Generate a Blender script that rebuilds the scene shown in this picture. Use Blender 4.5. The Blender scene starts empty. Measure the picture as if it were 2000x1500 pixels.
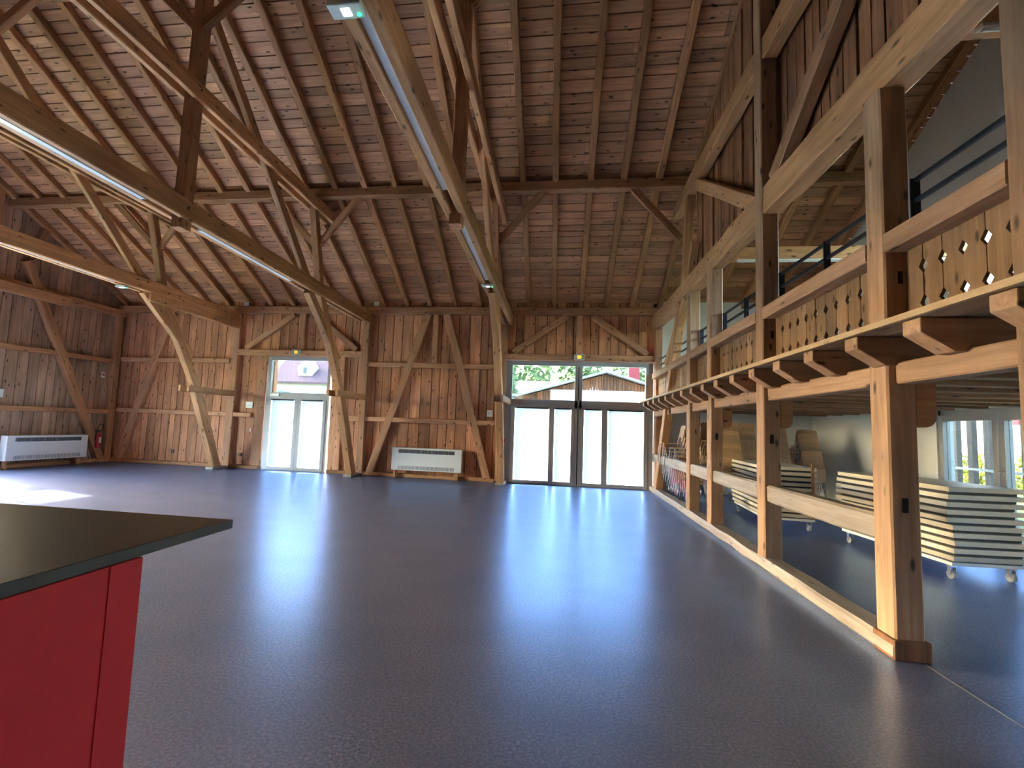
import bpy, bmesh, math, random
from mathutils import Vector, Matrix
random.seed(7)
SC = bpy.context.scene
COL = SC.collection
V = Vector

# ---------------------------------------------------------------- camera
cam_d = bpy.data.cameras.new('camera')
cam = bpy.data.objects.new('camera', cam_d)
COL.objects.link(cam)
SC.camera = cam
F, CX, CY = 946.0, 955.5, 753.0
def cam_rot(yaw, pitch, roll):
    cy, sy = math.cos(yaw), math.sin(yaw)
    Rz = Matrix(((cy, sy, 0), (-sy, cy, 0), (0, 0, 1)))
    B = Matrix(((1, 0, 0), (0, 0, -1), (0, 1, 0)))
    cp, sp = math.cos(pitch), math.sin(pitch)
    Rp = Matrix(((1, 0, 0), (0, cp, sp), (0, -sp, cp)))
    cr, sr = math.cos(roll), math.sin(roll)
    Rr = Matrix(((cr, sr, 0), (-sr, cr, 0), (0, 0, 1)))
    return Rr @ Rp @ B @ Rz
W = cam_rot(.1407, .0845, -.0385)
right, up, back = V(W[0]), -V(W[1]), -V(W[2])
M = Matrix((right, up, back)).transposed().to_4x4()
M.translation = V((0, 0, 1.45))
cam.matrix_world = M
cam_d.sensor_width = 36
cam_d.lens = F / 2000 * 36
cam_d.shift_x = (1000 - CX) / 2000
cam_d.shift_y = (CY - 750) / 2000
cam_d.clip_start = .02
cam_d.clip_end = 600

# ---------------------------------------------------------------- light
vs = SC.view_settings
vs.view_transform = 'Standard'; vs.look = 'None'; vs.gamma = 1; vs.use_curve_mapping = False
vs.exposure = 3.3
SUN_EL = math.radians(28)
to_sun = V((-.961 * math.cos(SUN_EL), .276 * math.cos(SUN_EL), math.sin(SUN_EL)))
wld = bpy.data.worlds.new('sky'); SC.world = wld; wld.use_nodes = True
nt = wld.node_tree; nt.nodes.clear()
o = nt.nodes.new('ShaderNodeOutputWorld'); bg = nt.nodes.new('ShaderNodeBackground')
sk = nt.nodes.new('ShaderNodeTexSky'); sk.sky_type = 'NISHITA'; sk.sun_disc = False
sk.sun_elevation = SUN_EL; sk.sun_rotation = math.atan2(to_sun.x, to_sun.y)
sk.air_density = 1.0; sk.dust_density = 2.5; sk.ozone_density = 1.0
bg.inputs['Strength'].default_value = 1.35
nt.links.new(sk.outputs[0], bg.inputs[0]); nt.links.new(bg.outputs[0], o.inputs[0])
sun_d = bpy.data.lights.new('sun', 'SUN'); sun_d.energy = 3.0; sun_d.angle = math.radians(.6)
sun_d.color = (1, .93, .82)
sun = bpy.data.objects.new('sun', sun_d); COL.objects.link(sun)
sun.rotation_euler = (-to_sun).to_track_quat('-Z', 'Y').to_euler(); sun.location = (-30, 20, 25)
def daylight(name, loc, direction, sx, sy, power, col=(.82, .92, 1)):
    """daylight that comes in through a glazed opening"""
    d = bpy.data.lights.new(name, 'AREA'); d.shape = 'RECTANGLE'; d.size = sx; d.size_y = sy
    d.energy = power; d.color = col
    ob = bpy.data.objects.new(name, d); COL.objects.link(ob); ob.location = loc
    ob.rotation_euler = V(direction).to_track_quat('-Z', 'Z').to_euler()
    return ob
YB_ = -7.1
def portal(name, loc, direction, sx, sy):
    ob = daylight(name, loc, direction, sx, sy, 1); ob.data.cycles.is_portal = True
    return ob
# all of these stand in the glazed openings of the hall
portal('sky_portal', (.53, 13.05, 1.6), (0, -1, 0), 3.8, 3.2)
portal('sky_portal', (-7.3, 13.05, 1.6), (0, -1, 0), 1.9, 3.2)
portal('sky_portal', (6.35, 7.85, 1.0), (-1, 0, 0), 2.2, 2.0)
portal('sky_portal', (6.35, 7.35, 3.9), (-1, 0, 0), 2.7, 1.8)
portal('sky_portal', (6.35, 3.0, 1.0), (-1, 0, 0), 3.0, 2.0)
portal('sky_portal', (-13.35, 7.0, 1.6), (1, 0, 0), 4.2, 3.1)

# ---------------------------------------------------------------- helpers
def tag(o, label=None, cat=None, group=None, kind=None):
    if label: o['label'] = label
    if cat: o['category'] = cat
    if group: o['group'] = group
    if kind: o['kind'] = kind
    return o
def empty(name, loc=(0, 0, 0), label=None, cat=None, group=None, rz=0, kind=None):
    e = bpy.data.objects.new(name, None); COL.objects.link(e); e.location = loc
    e.empty_display_size = .1; e.rotation_euler = (0, 0, rz)
    return tag(e, label, cat, group, kind)
def mkobj(name, me, mats, parent=None, M=None):
    ob = bpy.data.objects.new(name, me); COL.objects.link(ob)
    for m in (mats if isinstance(mats, (list, tuple)) else [mats]): me.materials.append(m)
    if parent: ob.parent = parent
    if M is not None: ob.matrix_local = M
    return ob
class MB:
    """collects boxes, prisms and tubes into one mesh"""
    def __init__(s): s.v = []; s.f = []; s.mi = []; s.r = []
    def poly(s, base, top, mi=0, r=None):
        r = random.random() if r is None else r
        n = len(base); k = len(s.v)
        s.v += [tuple(p) for p in base] + [tuple(p) for p in top]
        fs = [tuple(range(k + n - 1, k - 1, -1)), tuple(range(k + n, k + 2 * n))]
        for i in range(n):
            j = (i + 1) % n; fs.append((k + i, k + j, k + n + j, k + n + i))
        s.f += fs; s.mi += [mi] * len(fs); s.r += [r] * len(fs)
    def box(s, x0, x1, y0, y1, z0, z1, mi=0, r=None):
        s.poly([(x0, y0, z0), (x1, y0, z0), (x1, y1, z0), (x0, y1, z0)],
               [(x0, y0, z1), (x1, y0, z1), (x1, y1, z1), (x0, y1, z1)], mi, r)
    def tube(s, pts, rad, n=8, mi=0, r=.5):
        pts = [V(p) for p in pts]; k = len(s.v); L = len(pts)
        ref = None
        for i, p in enumerate(pts):
            t = (pts[min(i + 1, L - 1)] - pts[max(i - 1, 0)]).normalized()
            if ref is None: ref = V((0, 0, 1)) if abs(t.z) < .9 else V((1, 0, 0))
            a = t.cross(ref).normalized(); b = t.cross(a).normalized(); ref = b.cross(t) * -1 if False else ref
            R = rad[i] if isinstance(rad, (list, tuple)) else rad
            for j in range(n):
                q = p + (a * math.cos(2 * math.pi * j / n) + b * math.sin(2 * math.pi * j / n)) * R
                s.v.append(tuple(q))
        fs = []
        for i in range(L - 1):
            for j in range(n):
                j2 = (j + 1) % n
                fs.append((k + i * n + j, k + i * n + j2, k + (i + 1) * n + j2, k + (i + 1) * n + j))
        fs.append(tuple(range(k + n - 1, k - 1, -1))); fs.append(tuple(range(k + (L - 1) * n, k + L * n)))
        s.f += fs; s.mi += [mi] * len(fs); s.r += [r] * len(fs)
    def mesh(s, name):
        me = bpy.data.meshes.new(name); me.from_pydata(s.v, [], s.f)
        me.polygons.foreach_set('material_index', s.mi)
        a = me.attributes.new('rnd', 'FLOAT', 'FACE'); a.data.foreach_set('value', s.r)
        bm = bmesh.new(); bm.from_mesh(me); bmesh.ops.recalc_face_normals(bm, faces=bm.faces); bm.to_mesh(me); bm.free()
        return me
    def build(s, name, mats, parent=None, M=None, bevel=0, smooth=False):
        ob = mkobj(name, s.mesh(name), mats, parent, M)
        if smooth:
            for p in ob.data.polygons: p.use_smooth = True
        if bevel:
            b = ob.modifiers.new('bevel', 'BEVEL'); b.width = bevel; b.segments = 2; b.limit_method = 'ANGLE'
        return ob
def box_obj(name, x0, x1, y0, y1, z0, z1, mat, parent=None, bevel=0):
    m = MB(); m.box(x0, x1, y0, y1, z0, z1)
    return m.build(name, mat, parent, bevel=bevel)
def timber(name, p0, p1, w, h, side, mat, parent=None, off=(0, 0, 0), jit=.005, label=None, cat='beam', group=None, ch=.012, kind=None, taper=0):
    """hewn beam from p0 to p1, w wide along 'side' and h deep; mesh length runs on local X"""
    p0, p1 = V(p0), V(p1); d = p1 - p0; L = d.length; d.normalize()
    s = V(side); s = (s - s.dot(d) * d).normalized(); t = d.cross(s).normalized()
    n = max(1, int(L / .45))
    m = MB(); verts = []; faces = []
    hw, hh = w / 2, h / 2
    prof = [(-hw + ch, -hh), (hw - ch, -hh), (hw, -hh + ch), (hw, hh - ch), (hw - ch, hh), (-hw + ch, hh), (-hw, hh - ch), (-hw, -hh + ch)]
    rr = random.Random(hash((round(p0.x, 3), round(p0.y, 3), round(p1.z, 3), round(L, 3))) & 0xffff)
    for i in range(n + 1):
        x = -L / 2 + L * i / n
        jy, jz = rr.uniform(-jit, jit), rr.uniform(-jit, jit)
        sc = 1 - taper * i / n
        e = 0 if 0 < i < n else 0
        for (a, b) in prof:
            verts.append((x, a * sc + jy + rr.uniform(-jit, jit) * .5, b * sc + jz + rr.uniform(-jit, jit) * .5))
    for i in range(n):
        for j in range(8):
            k = (j + 1) % 8
            faces.append((i * 8 + j, i * 8 + k, (i + 1) * 8 + k, (i + 1) * 8 + j))
    faces.append(tuple(range(7, -1, -1))); faces.append(tuple(range(n * 8, n * 8 + 8)))
    me = bpy.data.meshes.new(name); me.from_pydata(verts, [], faces)
    bm = bmesh.new(); bm.from_mesh(me); bmesh.ops.recalc_face_normals(bm, faces=bm.faces); bm.to_mesh(me); bm.free()
    R = Matrix((d, s, t)).transposed().to_4x4()
    R.translation = (p0 + p1) / 2 - V(off)
    ob = mkobj(name, me, mat, parent, R)
    if not parent: tag(ob, label, cat, group, kind)
    return ob
def copy_tree(ob, parent=None):
    c = ob.copy(); COL.objects.link(c)
    if parent: c.parent = parent
    for ch in [x for x in ALLCH.get(ob.name, [])]: copy_tree(ch, c)
    return c
ALLCH = {}
def index_children(root):
    ALLCH[root.name] = [c for c in bpy.data.objects if c.parent == root]
    for c in ALLCH[root.name]: index_children(c)
ORD = ['first', 'second', 'third', 'fourth', 'fifth', 'sixth', 'seventh', 'eighth', 'ninth', 'tenth', 'eleventh', 'twelfth',
       'thirteenth', 'fourteenth', 'fifteenth', 'sixteenth', 'seventeenth', 'eighteenth', 'nineteenth', 'twentieth',
       'twenty-first', 'twenty-second', 'twenty-third', 'twenty-fourth', 'twenty-fifth', 'twenty-sixth', 'twenty-seventh',
       'twenty-eighth', 'twenty-ninth', 'thirtieth']

# ---------------------------------------------------------------- materials
def nodes(name):
    m = bpy.data.materials.new(name); m.use_nodes = True; n = m.node_tree; n.nodes.clear()
    out = n.nodes.new('ShaderNodeOutputMaterial'); b = n.nodes.new('ShaderNodeBsdfPrincipled')
    n.links.new(b.outputs[0], out.inputs[0]); return m, n, b, out
def simple(name, col, rough=.5, metal=0, emit=None, es=0, spec=.5):
    m, n, b, _ = nodes(name)
    b.inputs['Base Color'].default_value = (*col, 1); b.inputs['Roughness'].default_value = rough
    b.inputs['Metallic'].default_value = metal; b.inputs['Specular IOR Level'].default_value = spec
    if emit: b.inputs['Emission Color'].default_value = (*emit, 1); b.inputs['Emission Strength'].default_value = es
    # fine surface variation
    tc = n.nodes.new('ShaderNodeTexCoord'); nz = n.nodes.new('ShaderNodeTexNoise'); nz.inputs['Scale'].default_value = 30
    n.links.new(tc.outputs['Object'], nz.inputs[0])
    mx = n.nodes.new('ShaderNodeMix'); mx.data_type = 'RGBA'; mx.blend_type = 'MULTIPLY'
    mx.inputs[0].default_value = .12; mx.inputs[6].default_value = (*col, 1)
    n.links.new(nz.outputs[0], mx.inputs[7]); n.links.new(mx.outputs[2], b.inputs['Base Color'])
    return m
def wood(name, A, B, axis='X', rough=.62, knots=.5, stain=.5, sc=1.0, spec=.3, gain=1.0, seams=None):
    """procedural spruce: A light, B dark grain; axis = grain direction in object space"""
    m, n, b, _ = nodes(name)
    N = n.nodes.new; Lk = n.links.new
    tc = N('ShaderNodeTexCoord'); oi = N('ShaderNodeObjectInfo'); at = N('ShaderNodeAttribute'); at.attribute_name = 'rnd'
    rs = N('ShaderNodeMath'); rs.operation = 'ADD'; Lk(oi.outputs['Random'], rs.inputs[0]); Lk(at.outputs['Fac'], rs.inputs[1])
    rm = N('ShaderNodeMath'); rm.operation = 'MULTIPLY'; rm.inputs[1].default_value = 37.3; Lk(rs.outputs[0], rm.inputs[0])
    ad = N('ShaderNodeVectorMath'); ad.operation = 'ADD'; Lk(tc.outputs['Object'], ad.inputs[0]); Lk(rm.outputs[0], ad.inputs[1])
    def mapped(al, ac):
        mp = N('ShaderNodeMapping'); i = 'XYZ'.index(axis); s = [ac] * 3; s[i] = al
        mp.inputs['Scale'].default_value = s; Lk(ad.outputs[0], mp.inputs[0]); return mp.outputs[0]
    g = N('ShaderNodeTexNoise'); g.inputs['Scale'].default_value = 1; g.inputs['Detail'].default_value = 6; g.inputs['Roughness'].default_value = .6
    g.inputs['Distortion'].default_value = .4
    Lk(mapped(1.3 * sc, 22 * sc), g.inputs[0])
    r = N('ShaderNodeValToRGB'); r.color_ramp.elements[0].position = .32; r.color_ramp.elements[1].position = .68
    r.color_ramp.elements[0].color = (*B, 1); r.color_ramp.elements[1].color = (*A, 1); Lk(g.outputs[0], r.inputs[0])
    # broad stains
    st = N('ShaderNodeTexNoise'); st.inputs['Scale'].default_value = 1; st.inputs['Detail'].default_value = 3
    Lk(mapped(.8, 2.6), st.inputs[0])
    sr = N('ShaderNodeMapRange'); sr.inputs[1].default_value = .3; sr.inputs[2].default_value = .7
    sr.inputs[3].default_value = 1 - .55 * stain; sr.inputs[4].default_value = 1.12; Lk(st.outputs[0], sr.inputs[0])
    # knots
    vo = N('ShaderNodeTexVoronoi'); vo.inputs['Scale'].default_value = 1; Lk(mapped(3.2 * sc, 9 * sc), vo.inputs[0])
    kr = N('ShaderNodeMapRange'); kr.inputs[1].default_value = .08; kr.inputs[2].default_value = .20
    kr.inputs[3].default_value = 1 - knots; kr.inputs[4].default_value = 1; Lk(vo.outputs['Distance'], kr.inputs[0])
    # plank to plank tone
    fr = N('ShaderNodeMath'); fr.operation = 'FRACT'; Lk(rm.outputs[0], fr.inputs[0])
    tr = N('ShaderNodeMapRange'); tr.inputs[3].default_value = .78 * gain; tr.inputs[4].default_value = 1.2 * gain; Lk(fr.outputs[0], tr.inputs[0])
    m1 = N('ShaderNodeMath'); m1.operation = 'MULTIPLY'; Lk(sr.outputs[0], m1.inputs[0]); Lk(kr.outputs[0], m1.inputs[1])
    m2 = N('ShaderNodeMath'); m2.operation = 'MULTIPLY'; Lk(m1.outputs[0], m2.inputs[0]); Lk(tr.outputs[0], m2.inputs[1])
    vm = N('ShaderNodeVectorMath'); vm.operation = 'SCALE'; Lk(r.outputs[0], vm.inputs[0]); Lk(m2.outputs[0], vm.inputs['Scale'])
    Lk(vm.outputs[0], b.inputs['Base Color'])
    b.inputs['Roughness'].default_value = rough; b.inputs['Specular IOR Level'].default_value = spec
    bp = N('ShaderNodeBump'); bp.inputs['Strength'].default_value = .35; bp.inputs['Distance'].default_value = .01
    Lk(g.outputs[0], bp.inputs['Height']); Lk(bp.outputs[0], b.inputs['Normal'])
    return m
OAKX = wood('beam_wood', (.62, .325, .15), (.40, .195, .08), 'X', knots=.8, stain=.45)
POSTW = wood('post_wood', (.44, .262, .15), (.28, .155, .085), 'X', knots=.8, stain=.5)
WALLT = wood('wall_timber_wood', (.64, .335, .18), (.42, .205, .10), 'X', knots=.8, stain=.45)
OLDX = wood('old_beam_wood', (.50, .25, .12), (.30, .14, .06), 'X', knots=.7, stain=.45)
RAFT = wood('rafter_wood', (.50, .24, .10), (.29, .13, .05), 'X', knots=.7, stain=.4)
GREYX = wood('worn_pale_wood', (.44, .36, .285), (.28, .215, .16), 'X', knots=.6, stain=.4, rough=.45, spec=.5)
BOARD_Z = wood('wall_board_wood', (.74, .35, .18), (.44, .19, .09), 'Z', knots=.9, stain=.75, sc=1.1)
BOARD_L = wood('left_wall_board_wood', (.50, .32, .21), (.32, .19, .125), 'Z', knots=.9, stain=.8, sc=1.1)
ROOFB = wood('roof_board_wood', (.62, .31, .16), (.38, .18, .085), 'X', knots=.9, stain=.65, sc=1.1)
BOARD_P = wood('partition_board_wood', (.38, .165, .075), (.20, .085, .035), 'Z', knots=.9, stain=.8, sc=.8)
PANEL_Z = wood('balustrade_wood', (.33, .19, .095), (.2, .11, .05), 'Z', knots=.8, stain=.7, sc=1.2)
DECKW = wood('deck_wood', (.35, .22, .13), (.2, .12, .07), 'Y', knots=.7, stain=.5)
EDGEW = wood('deck_edge_wood', (.66, .47, .27), (.5, .33, .17), 'Y', knots=.4, stain=.3)
BEECH = wood('beech_laminate', (.66, .58, .45), (.60, .52, .39), 'Y', knots=0, stain=.08, rough=.35, spec=.5)
PLY = wood('chair_plywood', (.68, .44, .24), (.6, .37, .19), 'Z', knots=0, stain=.1, rough=.35, spec=.5)
DARK = simple('dark_gap', (.012, .008, .006), .9)
PLASTER = simple('white_plaster', (.85, .85, .80), .85)
METAL = simple('grey_door_metal', (.42, .42, .41), .35, .2)
METALD = simple('dark_seal', (.03, .03, .032), .5)
BLACKM = simple('black_railing_metal', (.02, .028, .04), .4, .3)
CHROME = simple('chrome_tube', (.75, .76, .78), .12, 1)
WHITE = simple('white_enamel', (.75, .75, .72), .4)
GRILLE = simple('grille_grey', (.22, .23, .24), .5)
LAMPW = simple('lamp_diffuser', (.72, .76, .8), .3)
RED = simple('red_laminate', (.80, .042, .055), .38, spec=.35)
BLACKTOP = simple('black_worktop', (.010, .008, .007), .3, spec=.22)
TOPEDGE = simple('black_worktop_edge', (.085, .11, .11), .5)
PLASTICC = simple('clear_lamp_plastic', (.62, .7, .68), .2)
GREENLED = simple('green_led', (.0, .4, .12), .3, emit=(.02, 1, .25), es=.6)
WHITELED = simple('white_led', (.8, .8, .8), .3, emit=(.9, 1, 1), es=.35)
REDP = simple('extinguisher_red', (.45, .02, .03), .3)
BLK = simple('black_rubber', (.02, .02, .022), .5)
CASTER = simple('grey_caster', (.42, .42, .42), .4)
STEEL = simple('steel', (.5, .5, .52), .3, .9)

def glass_mat(name='clear_glass', tint=(.93, .96, .95)):
    m, n, b, out = nodes(name); n.nodes.remove(b)
    t = n.nodes.new('ShaderNodeBsdfTransparent'); g = n.nodes.new('ShaderNodeBsdfGlossy'); g.inputs['Roughness'].default_value = .02
    t.inputs[0].default_value = (*tint, 1)
    lw = n.nodes.new('ShaderNodeLayerWeight'); lw.inputs[0].default_value = .5
    pw = n.nodes.new('ShaderNodeMath'); pw.operation = 'POWER'; pw.inputs[1].default_value = 5; n.links.new(lw.outputs['Facing'], pw.inputs[0])
    f = n.nodes.new('ShaderNodeMapRange'); f.inputs[3].default_value = .04; f.inputs[4].default_value = .9; n.links.new(pw.outputs[0], f.inputs[0])
    mx = n.nodes.new('ShaderNodeMixShader'); n.links.new(f.outputs[0], mx.inputs[0]); n.links.new(t.outputs[0], mx.inputs[1]); n.links.new(g.outputs[0], mx.inputs[2])
    n.links.new(mx.outputs[0], out.inputs[0]); return m
GLASS = glass_mat(); GLASS_T = glass_mat('dimming_glass', (.36, .38, .38))  # second glass has a dark tint added to dim the bright outside
def blind_mat():
    m, n, b, out = nodes('screen_blind_fabric'); n.nodes.remove(b)
    t = n.nodes.new('ShaderNodeBsdfTransparent'); t.inputs[0].default_value = (.24, .25, .25, 1)
    tl = n.nodes.new('ShaderNodeBsdfTranslucent'); tl.inputs[0].default_value = (.31, .35, .38, 1)
    df = n.nodes.new('ShaderNodeBsdfDiffuse'); df.inputs[0].default_value = (.8, .82, .84, 1)
    a = n.nodes.new('ShaderNodeMixShader'); a.inputs[0].default_value = .35
    n.links.new(tl.outputs[0], a.inputs[1]); n.links.new(df.outputs[0], a.inputs[2])
    c = n.nodes.new('ShaderNodeMixShader'); c.inputs[0].default_value = .86
    n.links.new(t.outputs[0], c.inputs[1]); n.links.new(a.outputs[0], c.inputs[2]); n.links.new(c.outputs[0], out.inputs[0])
    return m
BLIND = blind_mat()
def floor_mat():
    m, n, b, _ = nodes('speckled_linoleum'); N = n.nodes.new; Lk = n.links.new
    tc = N('ShaderNodeTexCoord')
    a = N('ShaderNodeTexNoise'); a.inputs['Scale'].default_value = 62; a.inputs['Detail'].default_value = 5; a.inputs['Roughness'].default_value = .75
    Lk(tc.outputs['Object'], a.inputs[0])
    r = N('ShaderNodeValToRGB'); e = r.color_ramp.elements
    e[0].position = .42; e[0].color = (.025, .035, .075, 1); e[1].position = .58; e[1].color = (.40, .31, .40, 1)
    x = e.new(.5); x.color = (.13, .14, .215, 1); Lk(a.outputs[0], r.inputs[0])
    c = N('ShaderNodeTexNoise'); c.inputs['Scale'].default_value = 1.3; c.inputs['Detail'].default_value = 4; Lk(tc.outputs['Object'], c.inputs[0])
    rr = N('ShaderNodeMapRange'); rr.inputs[1].default_value = .3; rr.inputs[2].default_value = .7; rr.inputs[3].default_value = .29; rr.inputs[4].default_value = .31
    Lk(c.outputs[0], rr.inputs[0]); Lk(rr.outputs[0], b.inputs['Roughness'])
    mp = N('ShaderNodeMapping'); mp.inputs['Scale'].default_value = (1.6, 2.6, 1); mp.inputs['Rotation'].default_value = (0, 0, .6); Lk(tc.outputs['Object'], mp.inputs[0])
    st = N('ShaderNodeTexNoise'); st.inputs['Scale'].default_value = 1; st.inputs['Detail'].default_value = 5; Lk(mp.outputs[0], st.inputs[0])
    sr = N('ShaderNodeMapRange'); sr.inputs[1].default_value = .3; sr.inputs[2].default_value = .7; sr.inputs[3].default_value = .78; sr.inputs[4].default_value = 1.22; Lk(st.outputs[0], sr.inputs[0])
    vm = N('ShaderNodeVectorMath'); vm.operation = 'SCALE'; Lk(r.outputs[0], vm.inputs[0]); Lk(sr.outputs[0], vm.inputs['Scale'])
    Lk(vm.outputs[0], b.inputs['Base Color']); b.inputs['Specular IOR Level'].default_value = 0
    gl = N('ShaderNodeBsdfAnisotropic'); gl.inputs['Color'].default_value = (.43, .62, 1, 1); Lk(rr.outputs[0], gl.inputs['Roughness'])
    mx = N('ShaderNodeMixShader'); mx.inputs[0].default_value = .56
    Lk(b.outputs[0], mx.inputs[1]); Lk(gl.outputs[0], mx.inputs[2]); Lk(mx.outputs[0], _.inputs[0])
    bp = N('ShaderNodeBump'); bp.inputs['Strength'].default_value = .06; bp.inputs['Distance'].default_value = .01; Lk(a.outputs[0], bp.inputs['Height'])
    Lk(bp.outputs[0], b.inputs['Normal']); return m
FLOOR = floor_mat()
def two_tone(name, A, B, scale, rough=.9, detail=4):
    m, n, b, _ = nodes(name); N = n.nodes.new; Lk = n.links.new
    tc = N('ShaderNodeTexCoord'); a = N('ShaderNodeTexNoise'); a.inputs['Scale'].default_value = scale; a.inputs['Detail'].default_value = detail
    Lk(tc.outputs['Object'], a.inputs[0]); r = N('ShaderNodeValToRGB'); r.color_ramp.elements[0].color = (*A, 1); r.color_ramp.elements[1].color = (*B, 1)
    r.color_ramp.elements[0].position = .4; r.color_ramp.elements[1].position = .6
    Lk(a.outputs[0], r.inputs[0]); Lk(r.outputs[0], b.inputs['Base Color']); b.inputs['Roughness'].default_value = rough; return m
GRASS = two_tone('grass', (.12, .17, .045), (.19, .24, .07), 1.5)
ASPH = two_tone('pale_asphalt', (.42, .41, .40), (.5, .49, .48), 3)
LEAF = two_tone('foliage', (.07, .13, .05), (.19, .27, .10), 3)
HEDGE = two_tone('yellow_hedge', (.18, .24, .03), (.4, .36, .05), 6)

# ---------------------------------------------------------------- geometry of the hall
D = 12.9; XL = -13.2; XR = 6.2; YR = 2.9; YB = -7.1; PITCH = .53
def roof_b(y):          # underside of the rafters
    return 4.67 + PITCH * (D - y) if y >= YR else 4.67 + PITCH * (D - YR) - PITCH * (YR - y)
RT = .17                # rafter depth measured upright

def struct(ob): ob['kind'] = 'structure'; return ob
# floor
m = MB(); m.box(XL - .2, XR + .2, YB - .2, D + .15, -.1, 0)
struct(m.build('floor', FLOOR))

struct(box_obj('trim_1', 2.44, 2.45, -.6, 3.7, .0, .003, STEEL))
def split_planks(a, b, wmin, wmax):
    xs = [a]
    while xs[-1] < b - wmax * .6: xs.append(min(b, xs[-1] + random.uniform(wmin, wmax)))
    xs[-1] = b
    return xs
# ---- back wall : upright boards with dark joints, openings for both doors
def wall_boards(mb, us, put, opening, vtop, vbot=0, gap=.008):
    for u0, u1 in zip(us[:-1], us[1:]):
        uc = (u0 + u1) / 2; r = random.random(); w = random.uniform(-.006, .006)
        z0 = vbot
        for (a, b, zt) in opening:
            if a - .02 < uc < b + .02: z0 = zt
        put(mb, u0 + gap, u1 - gap, z0, vtop(u0 + gap), vtop(u1 - gap), w, r)
def put_back(mb, a, b, z0, za, zb, w, r):
    y0, y1 = D + w, D + .03 + w
    mb.poly([(a, y0, z0), (b, y0, z0), (b, y0, zb), (a, y0, za)], [(a, y1, z0), (b, y1, z0), (b, y1, zb), (a, y1, za)], 0, r)
mb = MB()
for (a, b) in ((XL, -8.27), (-8.27, -6.3), (-6.3, -1.38), (-1.38, 2.46), (2.46, 2.6)):
    wall_boards(mb, split_planks(a, b, .19, .32), put_back, [(-8.27, -6.3, 3.24), (-1.38, 2.46, 3.24)], lambda u: 4.84)
for (a, b, z) in ((XL - .2, -8.27, 0), (-8.27, -6.3, 3.24), (-6.3, -1.38, 0), (-1.38, 2.46, 3.24), (2.46, 2.6, 0)):
    mb.box(a, b, D + .045, D + .2, z, 4.86, 1, .5)
struct(mb.build('wall_back', [BOARD_Z, DARK]))
struct(box_obj('wall_back_aisle', 2.6, XR + .2, D - .02, D + .2, 0, 4.86, PLASTER))
# ---- left gable wall of upright boards, glazed doors nearer the viewer
def put_left(mb, a, b, z0, za, zb, w, r):
    x0, x1 = XL - w, XL - .03 - w
    mb.poly([(x0, a, z0), (x0, b, z0), (x0, b, zb), (x0, a, za)], [(x1, a, z0), (x1, b, z0), (x1, b, zb), (x1, a, za)], 0, r)
OPL = [(4.95, 9.1, 3.12)]
mb = MB()
for (a, b) in ((YB, YR), (YR, 4.95), (4.95, 9.1), (9.1, D)):
    wall_boards(mb, split_planks(a, b, .16, .3), put_left, OPL, lambda u: roof_b(u) + RT)
for (a, b, z) in ((YB, YR, 0), (YR, 4.95, 0), (4.95, 9.1, 3.12), (9.1, D, 0)):
    mb.poly([(XL - .05, a, z), (XL - .05, b, z), (XL - .05, b, roof_b(b) + RT + .1), (XL - .05, a, roof_b(a) + RT + .1)],
            [(XL - .2, a, z), (XL - .2, b, z), (XL - .2, b, roof_b(b) + RT + .1), (XL - .2, a, roof_b(a) + RT + .1)], 1, .5)
struct(mb.build('wall_left', [BOARD_L, DARK]))
# ---- right gable wall, white plaster
OPR = [(1.5, 4.5, 0, 2.0), (6.75, 8.95, 0, 2.0), (6.0, 8.7, 3.0, 4.8)]
mb = MB()
ys = sorted({YB, YR, D, 1.5, 4.5, 6.0, 6.75, 8.7, 8.95})
for a, b in zip(ys[:-1], ys[1:]):
    yc = (a + b) / 2; segs = [(0, None)]
    cuts = sorted([(z0, z1) for (p, q, z0, z1) in OPR if p < yc < q])
    z = 0; spans = []
    for (z0, z1) in cuts:
        if z0 > z: spans.append((z, z0))
        z = z1
    for (z0, z1) in spans: mb.box(XR, XR + .25, a, b, z0, z1)
    mb.poly([(XR, a, z), (XR, b, z), (XR, b, roof_b(b) + RT), (XR, a, roof_b(a) + RT)],
            [(XR + .25, a, z), (XR + .25, b, z), (XR + .25, b, roof_b(b) + RT), (XR + .25, a, roof_b(a) + RT)])
struct(mb.build('wall_right', PLASTER))
# ---- wall behind the viewer
struct(box_obj('wall_front', XL - .2, XR + .25, YB - .2, YB, 0, 4.86, BOARD_L))
# ---- unseen partition added behind the viewer, right, to block front light
m = MB(); m.poly([(.9, -.9, 0), (XR, -.9, 0), (XR, -.9, roof_b(-.9)), (.9, -.9, roof_b(-.9))], [(.9, -.7, 0), (XR, -.7, 0), (XR, -.7, roof_b(-.9)), (.9, -.7, roof_b(-.9))])
struct(m.build('wall_light_block', BOARD_L))
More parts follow.
